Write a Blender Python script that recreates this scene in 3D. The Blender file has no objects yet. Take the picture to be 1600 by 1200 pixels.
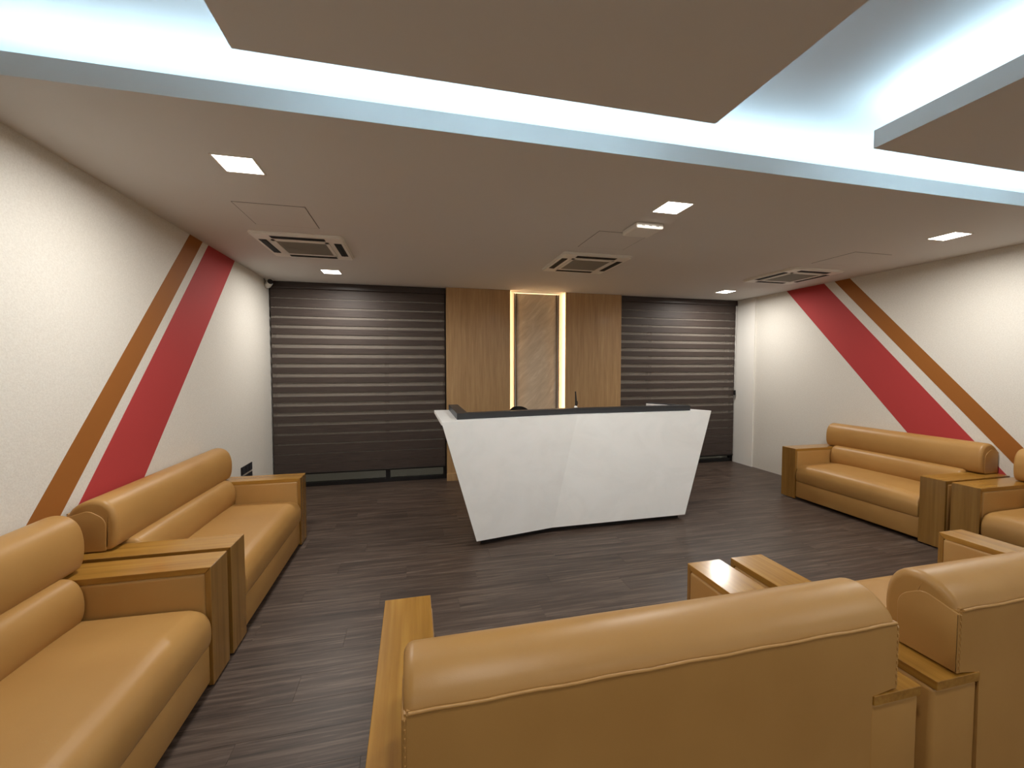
import bpy, bmesh, math, random
from mathutils import Vector, Matrix
random.seed(7)
S = bpy.context.scene
C = S.collection
PI = math.pi

# ------------------------------------------------------------------ camera, world, exposure
cam_d = bpy.data.cameras.new('camera'); cam = bpy.data.objects.new('camera', cam_d); C.objects.link(cam)
cam.location = (0, 0, 1.6)
cam.rotation_euler = (PI/2 - 0.0413, 0, -0.2328)
cam_d.sensor_width = 36.0; cam_d.lens = 651.54/1600*36.0
cam_d.clip_start = 0.02; cam_d.clip_end = 100
S.camera = cam
w = bpy.data.worlds.new('night'); S.world = w; w.use_nodes = True
w.node_tree.nodes['Background'].inputs[0].default_value = (0.022, 0.019, 0.014, 1)
w.node_tree.nodes['Background'].inputs[1].default_value = 1.0
vs = S.view_settings
vs.view_transform = 'Standard'; vs.look = 'None'; vs.gamma = 1.0; vs.use_curve_mapping = False
vs.exposure = 1.25
S.cycles.max_bounces = 8; S.cycles.caustics_reflective = False; S.cycles.caustics_refractive = False
DOWNLIGHT = 10.5        # watts of each square ceiling lamp
SPREAD = 174           # beam of the lamps, degrees
COVE = 8.0            # emission of the cool cove strips
NICHE = 7.0           # emission of the warm niche strips

# ------------------------------------------------------------------ room dimensions (metres)
XL, XR, YB, ZC = -1.785, 5.271, 5.888, 2.693
YW = 6.02              # window plane behind the blinds
YF = -3.2              # wall behind the viewer
YC = 2.006             # edge of the lowered ceiling
ZU = 2.95              # upper ceiling

# ------------------------------------------------------------------ material helpers
def srgb(r, g, b):
    f = lambda c: (c/255/12.92) if c/255 <= .04045 else ((c/255+.055)/1.055)**2.4
    return (f(r), f(g), f(b), 1)
class N:
    def __init__(s, name):
        s.m = bpy.data.materials.new(name); s.m.use_nodes = True
        s.t = s.m.node_tree; s.p = s.t.nodes['Principled BSDF']
    def n(s, kind, **kw):
        nd = s.t.nodes.new(kind)
        for k, v in kw.items():
            if k in nd.inputs: nd.inputs[k].default_value = v
            else: setattr(nd, k, v)
        return nd
    def l(s, a, ao, b, bi): s.t.links.new(a.outputs[ao], b.inputs[bi])
    def coords(s, scale=(1,1,1), rnd=False, kind='Object'):
        tc = s.n('ShaderNodeTexCoord'); mp = s.n('ShaderNodeMapping'); mp.inputs['Scale'].default_value = scale
        if rnd:
            oi = s.n('ShaderNodeObjectInfo'); mu = s.n('ShaderNodeMath', operation='MULTIPLY'); mu.inputs[1].default_value = 37.0
            cb = s.n('ShaderNodeCombineXYZ'); s.l(oi, 'Random', mu, 0)
            for i in range(3): s.l(mu, 0, cb, i)
            s.l(cb, 0, mp, 'Location')
        s.l(tc, kind, mp, 'Vector'); return mp
    def ramp(s, src, out, stops):
        r = s.n('ShaderNodeValToRGB'); e = r.color_ramp.elements
        while len(e) < len(stops): e.new(.5)
        for i, (p, c) in enumerate(stops): e[i].position = p; e[i].color = c
        s.l(src, out, r, 'Fac'); return r
    def bump(s, src, out, strength, dist):
        b = s.n('ShaderNodeBump'); b.inputs['Strength'].default_value = strength; b.inputs['Distance'].default_value = dist
        s.l(src, out, b, 'Height'); s.l(b, 'Normal', s.p, 'Normal'); return b
def plain(name, col, rough=.5, metal=0, spec=.5):
    k = N(name); k.p.inputs['Base Color'].default_value = col; k.p.inputs['Roughness'].default_value = rough
    k.p.inputs['Metallic'].default_value = metal; k.p.inputs['Specular IOR Level'].default_value = spec
    mp = k.coords(); no = k.n('ShaderNodeTexNoise', Scale=60.0, Detail=2.0); k.l(mp, 0, no, 'Vector'); k.bump(no, 'Fac', .03, .001)
    return k.m
def emit(name, col, strength):
    k = N(name); k.p.inputs['Base Color'].default_value = (.8,.8,.8,1)
    k.p.inputs['Emission Color'].default_value = col; k.p.inputs['Emission Strength'].default_value = strength
    return k.m
def leather():
    k = N('tan_leather'); mp = k.coords()
    n1 = k.n('ShaderNodeTexNoise', Scale=2.2, Detail=3.0); k.l(mp, 0, n1, 'Vector')
    r = k.ramp(n1, 'Fac', [(.3, srgb(167,125,69)), (.7, srgb(178,136,78))]); k.l(r, 0, k.p, 'Base Color')
    vo = k.n('ShaderNodeTexVoronoi', Scale=420.0); k.l(mp, 0, vo, 'Vector')
    n2 = k.n('ShaderNodeTexNoise', Scale=9.0, Detail=3.0); k.l(mp, 0, n2, 'Vector')
    b1 = k.n('ShaderNodeBump'); b1.inputs['Strength'].default_value = .12; b1.inputs['Distance'].default_value = .01; k.l(n2, 'Fac', b1, 'Height')
    b2 = k.bump(vo, 'Distance', .08, .001); k.l(b1, 'Normal', b2, 'Normal')
    k.p.inputs['Roughness'].default_value = .42; k.p.inputs['Specular IOR Level'].default_value = .45
    return k.m
def wood(name, axis, dark, mid, light, rough=.25, fine=1.0, coat=.3):
    k = N(name); sc = [14*fine]*3; sc[axis] = .9*fine; mp = k.coords(tuple(sc), rnd=True)
    n1 = k.n('ShaderNodeTexNoise', Scale=1.0, Detail=6.0, Roughness=.62, Distortion=.5); k.l(mp, 0, n1, 'Vector')
    sc2 = [60*fine]*3; sc2[axis] = 1.6*fine; mp2 = k.coords(tuple(sc2), rnd=True)
    n2 = k.n('ShaderNodeTexNoise', Scale=1.0, Detail=3.0); k.l(mp2, 0, n2, 'Vector')
    mx = k.n('ShaderNodeMix', data_type='FLOAT'); mx.inputs[0].default_value = .4; k.l(n1, 'Fac', mx, 2); k.l(n2, 'Fac', mx, 3)
    r = k.ramp(mx, 0, [(.3, dark), (.5, mid), (.72, light)]); k.l(r, 0, k.p, 'Base Color')
    k.bump(mx, 0, .04, .002); k.p.inputs['Roughness'].default_value = rough; k.p.inputs['Coat Weight'].default_value = coat; k.p.inputs['Coat Roughness'].default_value = .12
    return k.m
def wallpaper():
    k = N('cream_wallpaper'); mp = k.coords()
    n1 = k.n('ShaderNodeTexNoise', Scale=110.0, Detail=3.0, Roughness=.7); k.l(mp, 0, n1, 'Vector')
    r = k.ramp(n1, 'Fac', [(.3, srgb(212,208,199)), (.7, srgb(226,223,215))]); k.l(r, 0, k.p, 'Base Color')
    k.bump(n1, 'Fac', .25, .004); k.p.inputs['Roughness'].default_value = .75
    return k.m
def floor_mat():
    k = N('dark_vinyl_plank'); mp = k.coords((1.1, 26, 1), rnd=True)
    n1 = k.n('ShaderNodeTexNoise', Scale=1.6, Detail=7.0, Roughness=.68, Distortion=.6); k.l(mp, 0, n1, 'Vector')
    r = k.ramp(n1, 'Fac', [(.30, srgb(42,33,28)), (.5, srgb(72,59,51)), (.70, srgb(108,93,82))])
    oi = k.n('ShaderNodeObjectInfo'); mr = k.n('ShaderNodeMapRange'); mr.inputs['To Min'].default_value = .9; mr.inputs['To Max'].default_value = 1.1
    k.l(oi, 'Random', mr, 'Value')
    hs = k.n('ShaderNodeHueSaturation'); k.l(mr, 0, hs, 'Value'); k.l(r, 0, hs, 'Color'); k.l(hs, 0, k.p, 'Base Color')
    k.bump(n1, 'Fac', .2, .003); k.p.inputs['Roughness'].default_value = .42; k.p.inputs['Specular IOR Level'].default_value = .4
    return k.m
def stone():
    k = N('grey_stone'); tc = k.n('ShaderNodeTexCoord'); m0 = k.n('ShaderNodeMapping'); mp = k.n('ShaderNodeMapping')
    m0.inputs['Rotation'].default_value = (0, .8, 0); mp.inputs['Scale'].default_value = (2.0, 1, 8); k.l(tc, 'Object', m0, 'Vector'); k.l(m0, 0, mp, 'Vector')
    n1 = k.n('ShaderNodeTexNoise', Scale=1.5, Detail=7.0, Roughness=.6, Distortion=1.2); k.l(mp, 0, n1, 'Vector')
    r = k.ramp(n1, 'Fac', [(.3, srgb(186,172,150)), (.55, srgb(202,189,168)), (.75, srgb(220,210,192))]); k.l(r, 0, k.p, 'Base Color')
    k.bump(n1, 'Fac', .22, .008); k.p.inputs['Roughness'].default_value = .5
    return k.m
def solid_surface():
    k = N('white_solid_surface'); mp = k.coords((1,1,1.2))
    n1 = k.n('ShaderNodeTexNoise', Scale=2.4, Detail=6.0, Roughness=.6, Distortion=1.6); k.l(mp, 0, n1, 'Vector')
    r = k.ramp(n1, 'Fac', [(.35, srgb(242,244,243)), (.55, srgb(246,248,247)), (.8, srgb(249,250,250))]); k.l(r, 0, k.p, 'Base Color')
    k.p.inputs['Roughness'].default_value = .38
    return k.m
def blind_fabric(name, col1, col2, alpha):
    k = N(name); mp = k.coords((3, 40, 160))
    n1 = k.n('ShaderNodeTexNoise', Scale=1.4, Detail=4.0); k.l(mp, 0, n1, 'Vector')
    r = k.ramp(n1, 'Fac', [(.3, col1), (.7, col2)]); k.l(r, 0, k.p, 'Base Color')
    k.p.inputs['Roughness'].default_value = .55; k.p.inputs['Specular IOR Level'].default_value = .4; k.p.inputs['Alpha'].default_value = alpha
    return k.m
def glass():
    k = N('window_glass'); k.p.inputs['Base Color'].default_value = (.75,.8,.8,1); k.p.inputs['Roughness'].default_value = .02
    k.p.inputs['Transmission Weight'].default_value = 1.0; k.p.inputs['IOR'].default_value = 1.5
    return k.m
M = dict(
    leather=leather(),
    wood_y=wood('varnished_wood_lengthwise', 1, srgb(132,92,34), srgb(158,114,48), srgb(180,136,62)),
    wood_z=wood('varnished_wood_upright', 2, srgb(122,86,36), srgb(143,104,48), srgb(162,122,60)),
    laminate=wood('oak_laminate', 2, srgb(160,126,84), srgb(182,147,103), srgb(201,168,122), rough=.4, fine=1.6, coat=.05),
    wallpaper=wallpaper(), floor=floor_mat(), stone=stone(), white=solid_surface(),
    ceiling=plain('ceiling_paint', srgb(218,216,214), .9, spec=.2),
    red=plain('red_paint', srgb(178,62,62), .7, spec=.3), orange=plain('ochre_paint', srgb(152,94,38), .7, spec=.3),
    black=plain('black_satin', srgb(28,28,30), .35), charcoal=plain('charcoal_laminate', srgb(44,46,50), .38),
    dark=plain('slot_shade_black', srgb(10,10,11), .7), underlay=plain('underlay', srgb(40,32,28), .8),
    plastic=plain('white_plastic', srgb(238,236,230), .45), greyplastic=plain('grey_plastic', srgb(150,146,136), .6),
    brass=plain('bronze_trim', srgb(150,110,66), .3, 1.0), metal=plain('dark_metal', srgb(48,46,44), .4, .8),
    fabric=blind_fabric('blind_fabric', srgb(52,44,41), srgb(78,66,60), 1.0),
    sheer=blind_fabric('blind_sheer', srgb(140,131,123), srgb(160,150,140), .46),
    glass=glass(),
    lamp=emit('lamp_diffuser', (1.0, .93, .82, 1), 6.0),
    cove=emit('cool_led', (.54, .81, 1.0, 1), COVE), warm=emit('warm_led', (1.0, .66, .34, 1), NICHE), warm_top=emit('warm_led_top', (1.0, .66, .34, 1), NICHE*.12),
    cove_added=emit('cool_led_added', (.50, .79, 1.0, 1), COVE*2.2),  # for the added strips that brighten the cove fascia
)

# ------------------------------------------------------------------ mesh helpers
def empty(name, loc=(0,0,0), rz=0):
    o = bpy.data.objects.new(name, None); C.objects.link(o); o.location = loc; o.rotation_euler = (0,0,rz)
    o.empty_display_size = .1; return o
def tag(o, label, cat, group=None):
    o['label'] = label; o['category'] = cat
    if group: o['group'] = group
    return o
def obj(name, bm, mat, parent=None, smooth=None):
    bmesh.ops.recalc_face_normals(bm, faces=bm.faces[:])
    me = bpy.data.meshes.new(name); bm.to_mesh(me); bm.free(); me.materials.append(M[mat] if isinstance(mat, str) else mat)
    if smooth is not None:
        me.polygons.foreach_set('use_smooth', [True]*len(me.polygons)); me.set_sharp_from_angle(angle=math.radians(smooth))
    o = bpy.data.objects.new(name, me); C.objects.link(o)
    if parent: o.parent = parent
    return o
def struct(o): o['kind'] = 'structure'; return o
def box(x0, x1, y0, y1, z0, z1, bev=0, seg=2, bm=None):
    b = bm or bmesh.new()
    r = bmesh.ops.create_cube(b, size=1)
    for v in r['verts']:
        v.co = Vector((x0+(v.co.x+.5)*(x1-x0), y0+(v.co.y+.5)*(y1-y0), z0+(v.co.z+.5)*(z1-z0)))
    if bev:
        es = list({e for v in r['verts'] for e in v.link_edges})
        bmesh.ops.bevel(b, geom=es, offset=bev, segments=seg, profile=.5, affect='EDGES')
    return b
def prism(pts_a, pts_b, bm=None):
    """solid between two matching outlines"""
    b = bm or bmesh.new(); n = len(pts_a)
    A = [b.verts.new(p) for p in pts_a]; B = [b.verts.new(p) for p in pts_b]
    b.faces.new(A); b.faces.new(B[::-1])
    for i in range(n): b.faces.new((A[i], A[(i+1)%n], B[(i+1)%n], B[i]))
    return b
def plate(pts, z0, z1, bm=None):
    return prism([(x,y,z0) for x,y in pts], [(x,y,z1) for x,y in pts], bm)
def rounded(pts, seg=7):
    """polygon [(y,z,r)] -> outline with arcs"""
    out = []; n = len(pts)
    for i in range(n):
        p0 = Vector(pts[i-1][:2]); p = Vector(pts[i][:2]); p1 = Vector(pts[(i+1)%n][:2]); r = pts[i][2]
        if r <= 0: out.append(p); continue
        a = (p0-p).normalized(); c = (p1-p).normalized(); ang = a.angle(c); d = r/math.tan(ang/2)
        d = min(d, (p0-p).length*.499, (p1-p).length*.499); rr = d*math.tan(ang/2)
        cen = p + (a+c).normalized()*(rr/math.sin(ang/2)); s = p+a*d-cen; e = p+c*d-cen
        for k in range(seg+1):
            t = k/seg; om = s.angle(e); v = (s*math.sin((1-t)*om)+e*math.sin(t*om))/math.sin(om); out.append(cen+v)
    return out
def spline(p, sub=4):
    p = [Vector(q) for q in p]; out = []
    for i in range(len(p)-1):
        a, b_, c, d = p[max(i-1,0)], p[i], p[i+1], p[min(i+2,len(p)-1)]
        for k in range(sub):
            t = k/sub; out.append(.5*((2*b_)+(c-a)*t+(2*a-5*b_+4*c-d)*t*t+(3*b_-a-3*c+d)*t**3))
    return out+[p[-1]]
def inset2(out, d):
    n = len(out); res = []
    area = sum(out[i].x*out[(i+1)%n].y-out[(i+1)%n].x*out[i].y for i in range(n)); sg = 1 if area > 0 else -1
    for i in range(n):
        t = (out[(i+1)%n]-out[i-1])
        if t.length < 1e-9: res.append(out[i].copy()); continue
        t.normalize(); res.append(out[i]+Vector((-t.y, t.x))*d*sg)
    return res
def pillow(profile, x0, x1, soft=.03, seg=5, crown=0, bm=None, nmid=12):
    """outline (y,z) swept along x with softly rounded ends; crown lifts the middle"""
    b = bm or bmesh.new(); rows = []; secs = []
    for k in range(seg+1):
        a = PI/2*k/seg; secs.append((x0+soft*(1-math.sin(a)), soft*(1-math.cos(a))))
    secs = [(x0+soft*(1-math.cos(PI/2*k/seg)), soft*(1-math.sin(PI/2*k/seg))) for k in range(seg+1)]
    mid = [(x0+soft+(x1-x0-2*soft)*k/nmid, 0) for k in range(1, nmid)]
    secs = secs + mid + [(x0+x1-x, d) for x, d in secs[::-1]]
    zmax = max(p.y for p in profile); zmin = min(p.y for p in profile)
    for x, d in secs:
        u = (x-x0)/(x1-x0); c = crown*(1-(2*u-1)**4)
        rows.append([b.verts.new((x, p.x, p.y + c*(max(0,(p.y-zmin)/(zmax-zmin)-.5)*2))) for p in inset2(profile, d)])
    n = len(profile)
    for r0, r1 in zip(rows, rows[1:]):
        for i in range(n): b.faces.new((r0[i], r0[(i+1)%n], r1[(i+1)%n], r1[i]))
    b.faces.new(rows[0]); b.faces.new(rows[-1][::-1])
    return b
def tube(pts, r, bm=None, seg=8):
    b = bm or bmesh.new(); pts = [Vector(p) for p in pts]; rings = []
    for i, p in enumerate(pts):
        t = (pts[min(i+1,len(pts)-1)]-pts[max(i-1,0)]).normalized()
        up = Vector((0,0,1)) if abs(t.z) < .9 else Vector((1,0,0)); u = t.cross(up).normalized(); v = t.cross(u)
        rr = r[i] if isinstance(r, (list, tuple)) else r
        rings.append([b.verts.new(p+u*rr*math.cos(2*PI*k/seg)+v*rr*math.sin(2*PI*k/seg)) for k in range(seg)])
    for a, c in zip(rings, rings[1:]):
        for k in range(seg): b.faces.new((a[k], a[(k+1)%seg], c[(k+1)%seg], c[k]))
    b.faces.new(rings[0]); b.faces.new(rings[-1][::-1]); return b
def lathe(prof, cen=(0,0,0), seg=24, bm=None):
    b = bm or bmesh.new(); rings = []
    for r, z in prof: rings.append([b.verts.new((cen[0]+r*math.cos(2*PI*k/seg), cen[1]+r*math.sin(2*PI*k/seg), cen[2]+z)) for k in range(seg)])
    for a, c in zip(rings, rings[1:]):
        for k in range(seg): b.faces.new((a[k], a[(k+1)%seg], c[(k+1)%seg], c[k]))
    b.faces.new(rings[0][::-1]); b.faces.new(rings[-1]); return b
def copy_tree(o, parent=None):
    c = o.copy(); C.objects.link(c); c.parent = parent
    for ch in list(o.children): copy_tree(ch, c)
    return c

# ------------------------------------------------------------------ the setting
floor = struct(obj('floor', box(XL-.1, XR+.1, YF-.1, YW+.25, -.06, -.004), 'underlay'))
PL, PW = 1.22, .182
pm = {}
row = 0; y = .84
def plank_mesh(x0, x1, y0, y1):
    cx, cy = (x0+x1)/2, (y0+y1)/2; key = (round(x1-x0,3), round(y1-y0,3))
    if key not in pm:
        o = obj('plank', box(-(x1-x0)/2+.0003, (x1-x0)/2-.0003, -(y1-y0)/2+.0003, (y1-y0)/2-.0003, -.004, 0, .0005, 1), 'floor', floor)
        pm[key] = o.data
    else:
        o = bpy.data.objects.new('plank', pm[key]); C.objects.link(o); o.parent = floor
    o.location = (cx, cy, 0)
while y < 5.98:
    y1 = min(y+PW, 6.0); x = XL - ((row*.43) % 1)*PL
    while x < XR:
        a, b_ = max(x, XL), min(x+PL, XR)
        if b_-a > .05: plank_mesh(a, b_, y, y1)
        x += PL
    y = y1; row += 1
rest = obj('plank_field', box(XL, XR, YF, .84, -.004, 0), 'floor', floor); rest['kind'] = 'stuff'

wl = struct(obj('wall_left', box(XL-.12, XL, YF, YW+.2, 0, ZU+.1), 'wallpaper'))
wr = struct(obj('wall_right', box(XR, XR+.12, YF, YW+.2, 0, ZU+.1), 'wallpaper'))
wf = struct(obj('wall_front', box(XL, XR, YF-.12, YF, 0, ZU+.1), 'wallpaper'))
wb = struct(obj('wall_back', box(.46, 3.10, 5.93, YW+.2, 0, ZC), 'wallpaper'))
obj('pilaster', box(XR-.02, XR, 5.55, YW-.06, 0, ZC), 'plastic', wr)
def stripe(wall, xw, side, ya, yb, mat):
    sl = .868
    A = [(xw, ya-sl*ZC, 0), (xw, yb-sl*ZC, 0), (xw, yb, ZC), (xw, ya, ZC)]
    B = [(xw+side*.0015, q, z) for _, q, z in A]
    o = obj('painted_stripe', prism(A, B), mat, wall); o['label'] = ('red' if mat == 'red' else 'ochre')+' diagonal painted stripe'
stripe(wl, XL, 1, 4.015, 4.228, 'orange'); stripe(wl, XL, 1, 4.335, 4.905, 'red')
stripe(wr, XR, -1, 4.105, 4.298, 'orange'); stripe(wr, XR, -1, 4.437, 5.000, 'red')

ceil = struct(obj('ceiling', box(XL, XR, YC+.0151, YW+.2, ZC, ZC+.02), 'ceiling'))
obj('ceiling_fascia', box(XL, XR, YC, YC+.015, ZC, ZC+.088), 'ceiling', ceil)
obj('upper_ceiling', box(XL, XR, YF, 2.62, ZU, ZU+.05), 'ceiling', ceil)
obj('cove_back', box(XL, XR, 2.60, 2.62, ZC+.02, ZU), 'ceiling', ceil)
def island(x0, x1, y0, y1):
    t = .015
    b = box(x0+t, x1-t, y0+t, y1-t, ZC, ZC+.02)
    for q in ((x0,x0+t,y0,y1), (x1-t,x1,y0,y1), (x0+t,x1-t,y0,y0+t), (x0+t,x1-t,y1-t,y1)):
        box(*q, ZC, ZC+.088, bm=b)
    for hx in (x0+.4, x1-.4):
        for hy in (y0+.4, y1-.4): box(hx-.03, hx+.03, hy-.03, hy+.03, ZC+.02, ZU, bm=b)
    return obj('ceiling_island', b, 'ceiling', ceil)
island(-.597, 1.335, -1.1, 1.662); island(2.257, 4.2, -1.1, 1.662)
obj('rear_soffit', box(XL, XR, YF, -1.5, ZC, ZU), 'ceiling', ceil)
tag(obj('led_strip', box(XL+.02, XR-.02, 2.10, 2.125, ZC+.055, ZC+.075), 'cove'), 'long cool white light strip hidden in the cove along the lowered ceiling edge', 'light strip')
tag(obj('led_strip', box(2.33, 2.355, -1.0, 1.60, ZC+.055, ZC+.075), 'cove'), 'cool white light strip on top of the right ceiling island', 'light strip')

tag(obj('led_strip', box(-.55, 1.29, 1.565, 1.59, ZC+.055, ZC+.075), 'cove_added'), 'added unseen cool white light strip on top of the middle ceiling island', 'light strip')  # unseen strip added to throw light onto the cove fascia
tag(obj('led_strip', box(2.40, 4.15, 1.565, 1.59, ZC+.055, ZC+.075), 'cove_added'), 'added unseen cool white light strip along the front of the right ceiling island', 'light strip')  # likewise an added strip, hidden from view, for the fascia
# back wall: wood panels, stone niche
for a, b_ in ((.452, 1.358), (2.200, 3.100)):
    o = obj('wood_panel', box(a, b_, 5.84, 5.86, 0, ZC-.001, .001, 1), 'laminate', wb)
    ia, ib = (a+.002, b_-.05) if a < 1 else (a+.05, b_-.002)
    obj('panel_batten', box(ia, ib, 5.86, 5.93, 0, ZC-.002), 'laminate', wb)
    obj('panel_skirting', box(a-.006, b_+(.006 if a > 1 else 0), 5.826, 5.84, 0, .105, .002, 1), 'laminate', wb)
st = obj('stone_panel', box(1.475, 2.075, 5.912, 5.93, 0, 2.662), 'stone', wb)
obj('stone_backing', box(1.30, 2.25, 5.922, 5.9299, 0, ZC-.002), 'plastic', wb)
for x in (1.432, 1.462, 2.080, 2.110):
    obj('metal_trim', box(x, x+.008, 5.904, 5.9225, 0, 2.662), 'brass', wb)
tag(obj('led_strip', box(1.325, 1.335, 5.866, 5.890, .1, ZC-.01), 'warm'), 'warm light strip down the left side of the stone niche', 'light strip')
tag(obj('led_strip', box(2.222, 2.232, 5.866, 5.890, .1, ZC-.01), 'warm'), 'warm light strip down the right side of the stone niche', 'light strip')
tag(obj('led_strip', box(1.44, 2.11, 5.914, 5.921, 2.664, 2.672), 'warm_top'), 'short warm light strip across the top of the stone niche', 'light strip')

# windows behind the blinds
def window(n, x0, x1, mull):
    b = box(x0, x1, YW-.03, YW+.03, 0, .05)
    box(x0, x1, YW-.03, YW+.03, ZC-.06, ZC, bm=b)
    box(x0, x0+.05, YW-.03, YW+.03, .05, ZC-.06, bm=b); box(x1-.05, x1, YW-.03, YW+.03, .05, ZC-.06, bm=b)
    wdw = struct(obj('window_%d' % n, b, 'black'))
    xs = [x0+.05]+[m for m in mull]+[x1-.05]
    for m in mull: obj('mullion', box(m-.03, m+.03, YW-.04, YW+.04, .05, ZC-.06), 'black', wdw)
    for i in range(len(xs)-1):
        a = xs[i]+(.03 if i else 0); c = xs[i+1]-(.03 if i < len(xs)-2 else 0)
        obj('pane', box(a, c, YW-.004, YW+.004, .05, ZC-.06), 'glass', wdw)
window(1, XL, .46, [-.352]); window(2, 3.10, XR, [3.68])

def blind(x0, x1, zb, label, chain_x):
    t = empty('zebra_blind', ((x0+x1)/2, 5.93, zb)); tag(t, label, 'blind', 'dark zebra blinds on the back windows')
    hw = (x1-x0)/2; top = ZC-zb-.002
    obj('cassette', box(-hw, hw, -.035, .035, top-.085, top, .008, 2), 'charcoal_brown', t)
    pitch = .127; z = top-.085; k = 0
    zs = []
    obj('sheer', box(-hw+.01, hw-.01, .010, .0115, .02, top-.085), 'sheer', t)
    while z > .02:
        zw = z+zb; g = .050*math.exp(-((zw-1.62)/.85)**4) + .005
        zlo = max(z-pitch+g, .02)
        if z-zlo > .01: obj('slat', box(-hw+.01, hw-.01, -.0015 if k % 2 else -.001, .0005, zlo, z), 'fabric', t)
        z -= pitch; k += 1
    obj('bottom_rail', box(-hw+.008, hw-.008, -.010, .010, 0, .022, .004, 2), 'metal', t)
    if chain_x is not None:
        cx = chain_x-(x0+x1)/2
        obj('cord', tube([(cx,-.03,top-.05), (cx,-.03,1.20-zb)], .004), 'plastic', t)
        obj('cord_weight', box(cx-.012, cx+.012, -.045, -.015, 1.13-zb, 1.21-zb, .006, 2), 'black', t)
M['charcoal_brown'] = plain('cassette_brown', srgb(52,42,38), .45)
blind(XL+.01, .444, .18, 'dark brown striped zebra blind beside the white bullet camera, left of the wood panels', None)
blind(3.112, 5.235, .11, 'dark brown striped zebra blind right of the wood panels, with hanging cord', 5.215)

# ------------------------------------------------------------------ reception desk
desk = tag(empty('reception_desk', (1.66, 4.1, 0)), 'white angular reception desk with black ledge in front of the wood panels', 'desk')
def dobj(name, bm, mat, parent=desk, smooth=None):
    bmesh.ops.translate(bm, vec=(-1.66, -4.1, 0), verts=bm.verts[:]) if parent is desk else None
    return obj(name, bm, mat, parent, smooth)
TL, TM, TR = (.230,3.549), (1.565,3.815), (3.100,3.8334)
BL, BM_, BR = (.535,3.615), (1.294,3.7662), (2.764,3.7838)
ZT, ZB = 1.13, .05
th = .03
def panel(a, b_, c, d):     # bottom a,b top d,c ; thickness goes back
    P = [(a[0],a[1],ZB), (b_[0],b_[1],ZB), (c[0],c[1],ZT), (d[0],d[1],ZT)]
    return prism(P, [(x, y+th, z) for x, y, z in P])
dobj('front_panel', panel(BL, BM_, TM, TL), 'white'); dobj('front_panel', panel(BM_, BR, TR, TM), 'white')
off = lambda p, dx, dy: (p[0]+dx, p[1]+dy)
# counter top, U shaped: front run and the two returns
bk = .34
ct = plate([off(TL,.001,th), off(TM,0,th), off(TR,-.001,th), off(TR,-.27,.56), off(TR,-.41,.54), off(TR,-.39,.26), off(TM,0,.30), off(TL,.226,.40), off(TL,.206,1.02), off(TL,-.012,1.02)], ZT-.03, ZT)
dobj('counter_top', ct, 'white')
# ledge
fl, fm, fr = (.375,3.70), (1.58,3.885), (2.895,3.905)
lg = plate([fl, fm, fr, off(fr,-.03,.09), off(fm,0,.09), off(fl,.10,.10), off(fl,.10,.90), off(fl,0,.90)], ZT, ZT+.055)
dobj('ledge', lg, 'charcoal')
rt = [off(fr,-.001,.003), off(fr,-.205,.46), off(fr,-.265,.435), off(fr,-.06,.05)]
dobj('return_upstand', plate(rt, ZT, ZT+.046), 'white'); dobj('return_cap', plate(rt, ZT+.046, ZT+.055), 'charcoal')
# sides, plinth, work surface
def side(tp, bt, dx, sgn):
    y0t, y1t, y0b, y1b = tp[1]+th, tp[1]+.60, bt[1]+th, bt[1]+.55
    P = [(bt[0]+dx, y0b, ZB), (bt[0]+dx+sgn*.05, y1b, ZB), (tp[0]+dx+(.02 if sgn > 0 else -.20), y1t, ZT-.03), (tp[0]+dx, y0t, ZT-.03)]
    return prism(P, [(x+sgn*.03, y, z) for x, y, z in P])
dobj('side_panel', side(TL, BL, .004, 1), 'charcoal'); dobj('side_panel', side(TR, BR, -.004, -1), 'charcoal')
dobj('plinth', plate([(BL[0]+.05,BL[1]+.07), (BM_[0],BM_[1]+.05), (BR[0]-.05,BR[1]+.05), (BR[0]-.10,BR[1]+.5), (BL[0]+.10,BL[1]+.55)], 0, ZB+.03), 'black')
dobj('work_surface', plate([(.50,3.90), (1.50,4.02), (2.70,4.02), (2.60,4.42), (.50,4.44)], .72, .75), 'laminate')

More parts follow.
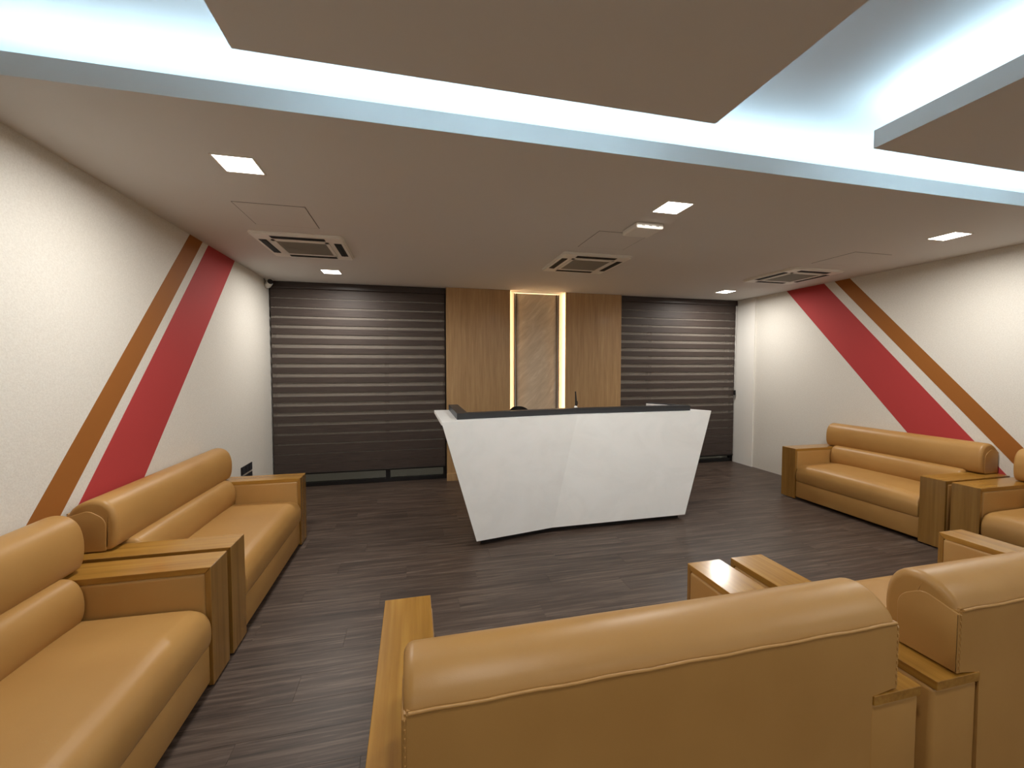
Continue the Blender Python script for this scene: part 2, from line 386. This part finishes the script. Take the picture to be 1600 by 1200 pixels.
# ------------------------------------------------------------------ sofas
def make_sofa(W, D, I):
    t = empty('sofa'); A = .20; L = M['leather']
    # plinth base and seat
    obj('base', box(A-.005, W-A+.005, .06, D-.012, .03, .225, .012, 3), L, t, 50)
    sp = [Vector((.24,.215))] + spline([(D-.030,.217), (D-.010,.224), (D+.002,.250), (D+.006,.295), (D+.001,.345), (D-.022,.388), (D-.065,.411), (D-.15,.419), (.24,.424)])
    obj('seat_cushion', pillow(sp, A+.001, W-A-.001, .022, 5, .018), L, t, 60)
    lp = [Vector((.10,.405))] + spline([(.24,.407), (.268,.418), (.285,.455), (.290,.510), (.282,.568), (.258,.613), (.215,.634), (.105,.640)])
    obj('lumbar_cushion', pillow(lp, A+.002, W-A-.002, .028, 5, .004), L, t, 60)
    # back shell: main panel between the arms, wider head block over the arms
    T = [(A+.002,.03), (W-A-.002,.03), (W-A-.002,.616), (W-I-.002,.616), (W-I-.002,.826), (I+.002,.826), (I+.002,.616), (A+.002,.616)]
    b = prism([(x,0,z) for x,z in T], [(x,.10,z) for x,z in T])
    bmesh.ops.bevel(b, geom=b.edges[:], offset=.006, segments=3, affect='EDGES')
    obj('back_panel', b, L, t, 50)
    hp = rounded([(.0012,.618,.002), (.172,.618,.01), (.176,.79,.07), (.10,.842,.05), (.0012,.812,.002)], 8)
    obj('head_block', pillow(hp, I-.003, W-I+.003, .004, 3), L, t, 50)
    # padded roll wrapped from the rear seam over the top down the front
    outer = spline([(.004,.822), (.020,.850), (.060,.880), (.112,.895), (.165,.884), (.204,.843), (.222,.775), (.221,.695), (.207,.640), (.180,.617)]) + [Vector((.10,.616)), Vector((.006,.617))]
    obj('head_roll', pillow(outer, I, W-I, .026, 6), L, t, 70)
    tp = [(I+.012+(W-2*I-.024)*k/24, 0, .824+.0015*math.sin(k*1.7)) for k in range(25)]
    obj('piping', tube(tp, .0045), L, t, 60)
    for x in (I+.004, W-I-.004):
        s = bmesh.new()
        for k in range(9): box(x-.002, x+.002, -.002, .006, .632+k*.021, .643+k*.021, .001, 1, bm=s)
        obj('stitching', s, L, t)
    for s in (0, 1):
        x0 = 0 if s == 0 else W-A; x1 = x0+A
        arm = obj('arm', box(x0+.001, x1-.001, .004, D-.024, .03, .582, .014, 3), L, t, 50)
        o = obj('arm_top', mitre_top(x0+.006, x1-.006, -.004, D, .582, .612), 'wood_y', arm); o['label'] = 'varnished wooden arm top'
        o = obj('front_board', mitre_front(x0+.006, x1-.006, D, .012, .612), 'wood_z', arm); o['label'] = 'varnished wooden front board'
    return t
def mitre_top(x0, x1, y0, y1, z0, z1):
    P = [(y0,z0), (y1-.026,z0), (y1,z1), (y0,z1)]
    b = prism([(x0,y,z) for y,z in P], [(x1,y,z) for y,z in P])
    bmesh.ops.bevel(b, geom=b.edges[:], offset=.0015, segments=1, affect='EDGES'); return b
def mitre_front(x0, x1, y1, z0, z1):
    P = [(y1-.024,z0), (y1,z0), (y1,z1-.001), (y1-.025,z1-.031)]
    b = prism([(x0,y,z) for y,z in P], [(x1,y,z) for y,z in P])
    bmesh.ops.bevel(b, geom=b.edges[:], offset=.0015, segments=1, affect='EDGES'); return b
SW = 1.66
near = make_sofa(SW, .872, .10); wallside = make_sofa(1.655, .790, .088)
def put(src, first, loc, rz, label):
    o = src if first else copy_tree(src)
    o.location = loc; o.rotation_euler = (0,0,rz); tag(o, label, 'sofa', 'tan leather sofas with wooden arms')
put(near, True, (-.130, .930, 0), 0, 'tan leather sofa in the foreground, seen from behind, its left wooden arm fully in view')
put(near, False, (1.585, .930, 0), 0, 'tan leather sofa seen from behind, cut by the right picture edge')
put(wallside, True, (XL+.012, 4.193, 0), -PI/2, 'tan leather sofa against the left wall, nearer the black sockets and the blind')
put(wallside, False, (XL+.012, 2.503, 0), -PI/2, 'tan leather sofa in the lower left corner, cut by the left picture edge')
put(wallside, False, (XR-.012, 2.597, 0), PI/2, 'tan leather sofa under the stripes of the right wall, seen whole')
put(wallside, False, (XR-.012, .915, 0), PI/2, 'tan leather sofa at the right wall, only its far wooden arm and edge in view')

# ------------------------------------------------------------------ ceiling fittings
def downlight(x, y, label, group, power=1.0):
    t = tag(empty('downlight', (x, y, ZC)), label, 'ceiling light', group)
    b = bmesh.new(); o_, i_ = .102, .093
    for q in ((-o_,o_,-o_,-i_), (-o_,o_,i_,o_), (-o_,-i_,-i_,i_), (i_,o_,-i_,i_)): box(*q, -.004, .0, bm=b)
    obj('frame', b, 'plastic', t)
    obj('diffuser', box(-i_, i_, -i_, i_, -.003, -.0005), 'lamp', t)
    ld = bpy.data.lights.new('lamp', 'AREA'); ld.shape = 'SQUARE'; ld.size = .18; ld.energy = DOWNLIGHT*power; ld.color = (1.0, .955, .89); ld.spread = math.radians(SPREAD)
    lo = bpy.data.objects.new('lamp', ld); C.objects.link(lo); lo.parent = t; lo.location = (0, 0, -.0045)
G = 'square downlights in the ceiling'
downlight(-.905, 2.58, 'square downlight nearest the left wall, just behind the cove edge, largest in view', G)
downlight(1.745, 2.58, 'square downlight beside the white ceiling access point', G)
downlight(4.38, 2.60, 'square downlight high by the right wall, farthest right', G)
downlight(-.905, 5.20, 'small square downlight in front of the left zebra blind', G)
downlight(4.44, 5.24, 'small square downlight in front of the right zebra blind', G)
for x, wh in ((-.905, 'nearest the left wall'), (1.745, 'in the middle of the room'), (4.38, 'nearest the right wall')): downlight(x, -2.3, 'added unseen square downlight in the soffit behind the viewer, '+wh, G+' behind the viewer', .8)  # unseen lamps added to light the foreground sofas from behind
downlight(.37, .2, 'added unseen square downlight in the middle of the centre ceiling island, above the viewer', G, .45)  # out of view, added to brighten the foreground sofas
downlight(3.23, .2, 'added unseen square downlight in the right ceiling island, above the right sofa seen from behind', G, .45)  # second added lamp for the foreground sofas

def cassette(x, y, label):
    t = tag(empty('air_conditioner', (x, y, ZC)), label, 'air conditioner', 'ceiling cassette air conditioners')
    fr = rounded([(-.36,-.37,.03), (.36,-.37,.03), (.36,.37,.03), (-.36,.37,.03)], 4)
    fi = inset2(fr, .012)
    obj('panel', prism([(p.x,p.y,-.012) for p in fr], [(p.x,p.y,-.0002) for p in fr], prism([(p.x,p.y,-.024) for p in fi], [(p.x,p.y,-.012) for p in fi])), 'plastic', t)
    for k in range(4):
        a = k*PI/2
        s = obj('air_slot', box(-.21, .21, -.325, -.265, -.0262, -.0242), 'dark', t); s.rotation_euler = (0,0,a)  # black box standing proud; shade of the slot put into its colour
        v = obj('louver', box(-.20, .20, -.300, -.270, -.030, -.0268), 'dark', s)  # louver shares the painted slot shade
    g = obj('grille', box(-.195, .195, -.195, .195, -.0285, -.0242, .004, 1), 'greyplastic', t)
    b = bmesh.new()
    for k in range(19): box(-.185, .185, -.180+k*.02-.004, -.180+k*.02+.004, -.0315, -.0286, bm=b)
    obj('grille_bars', b, 'greyplastic', g)
    for k in range(4):
        f = obj('grille_frame', box(-.225, .225, -.225, -.198, -.030, -.0242), 'plastic', t); f.rotation_euler = (0,0,k*PI/2)
cassette(-.925, 4.14, 'ceiling cassette air conditioner nearest the left wall')
cassette(1.765, 4.14, 'ceiling cassette air conditioner in the middle, above the reception desk')
cassette(4.42, 4.14, 'ceiling cassette air conditioner above the red stripe of the right wall')
def hatch(x, y, label):
    t = tag(empty('access_hatch', (x, y, ZC)), label, 'ceiling hatch', 'ceiling access hatches')
    obj('cover', box(-.222, .222, -.222, .222, -.0022, 0), 'ceiling', t)
    b = bmesh.new(); o_, i_ = .2265, .2225
    for q in ((-o_,o_,-o_,-i_), (-o_,o_,i_,o_), (-o_,-i_,-i_,i_), (i_,o_,-i_,i_)): box(*q, -.0012, .0, bm=b)
    obj('joint', b, 'metal', t)
hatch(-.935, 3.38, 'flush square ceiling hatch beside the left air conditioner')
hatch(1.695, 3.375, 'flush square ceiling hatch between the access point and the middle air conditioner')
hatch(4.335, 3.38, 'flush square ceiling hatch beside the right air conditioner')
ap = tag(empty('access_point', (1.76, 2.99, ZC)), 'white rounded square access point on the ceiling beside a downlight', 'access point')
obj('shell', box(-.115, .115, -.115, .115, -.045, 0, .014, 3), 'plastic', ap, 50)
for x in (-.06, 0, .06): obj('status_mark', box(x-.012, x+.012, -.1155, -.113, -.030, -.022), 'greyplastic', ap)

# ------------------------------------------------------------------ small things
cc = tag(empty('security_camera', (-1.735, 5.80, ZC)), 'small white and black security camera in the upper left corner', 'camera')
obj('mount', lathe([(.045,0), (.045,-.02), (.03,-.03)]), 'plastic', cc, 40)
bd = obj('housing', lathe([(.0,-.07), (.03,-.065), (.038,-.04), (.038,.03), (.034,.05)], seg=20), 'plastic', cc, 40)
bd.location = (.0, -.01, -.060); bd.rotation_euler = (math.radians(70), 0, math.radians(35))
obj('lens', lathe([(.0335,.0495), (.0335,.056), (.02,.060), (.0,.062)], seg=20), 'black', bd, 40)

for z0, z1, lb in ((.445, .530, 'black wall socket plate on the left wall, upper of two'), (.330, .425, 'black wall socket plate on the left wall, lower of two')):
    t = tag(empty('socket_plate', (XL, 5.065, z0)), lb, 'wall socket', 'black socket plates')
    obj('plate', box(0, .010, -.150, .150, 0, z1-z0, .003, 2), 'black', t)
    for yy in (-.095, 0, .095): obj('socket_insert', box(.010, .013, yy-.036, yy+.036, .012, z1-z0-.012, .001, 1), 'charcoal', t)

ph = tag(empty('desk_antenna', (1.655, 4.085, ZT+.001)), 'slim black stick on a small white base behind the desk ledge', 'antenna')
obj('foot', lathe([(.045,0), (.045,.012), (.022,.03), (.016,.055), (.010,.062)]), 'plastic', ph, 40)
obj('stick', tube([(.004,0,.055), (.002,0,.12), (-.004,0,.212)], [.011,.010,.006], seg=10), 'black', ph, 40)
obj('clip', tube([(.012,0,.06), (.022,0,.085), (.016,0,.11)], .004), 'black', ph, 40)

oc = tag(empty('office_chair', (1.30, 4.90, 0)), 'black office chair behind the reception desk, only its curved back rim showing', 'chair')
def arc_back():
    b = bmesh.new(); rows = []
    for j in range(9):
        v = j/8; z = .52+v*.575; hw = .20+.03*math.sin(v*PI)-.09*max(0, v-.8)/.2
        rows.append([b.verts.new((hw*(2*i/12-1), .20+.06*v-.05*(2*i/12-1)**2, z - .03*(abs(2*i/12-1)**3)*v)) for i in range(13)])
    for r0, r1 in zip(rows, rows[1:]):
        for i in range(12): b.faces.new((r0[i], r0[i+1], r1[i+1], r1[i]))
    g = bmesh.ops.solidify(b, geom=b.faces[:], thickness=.035); return b
obj('backrest', arc_back(), 'black', oc, 50)
obj('seat', box(-.24, .24, -.24, .22, .43, .51, .035, 4), 'black', oc, 50)
obj('back_bracket', tube([(0,.05,.42), (0,.24,.42), (0,.27,.55), (0,.265,.75)], .016), 'black', oc, 50)
obj('gas_column', lathe([(.028,.10), (.028,.30), (.018,.30), (.018,.43)]), 'metal', oc, 40)
for k in range(5):
    a = 2*PI*k/5+.3; dx, dy = math.cos(a), math.sin(a)
    lg_ = obj('base_arm', tube([(0,0,.11), (dx*.15,dy*.15,.10), (dx*.29,dy*.29,.075)], [.026,.022,.016]), 'black', oc, 50)
    cst = lathe([(.0,-.022), (.027,-.022), (.027,.022), (.0,.022)], seg=16)
    bmesh.ops.rotate(cst, cent=(0,0,0), matrix=Matrix.Rotation(PI/2, 3, 'X') , verts=cst.verts[:]); bmesh.ops.translate(cst, vec=(dx*.29,dy*.29,.028), verts=cst.verts[:])
    obj('caster', cst, 'black', lg_, 40)
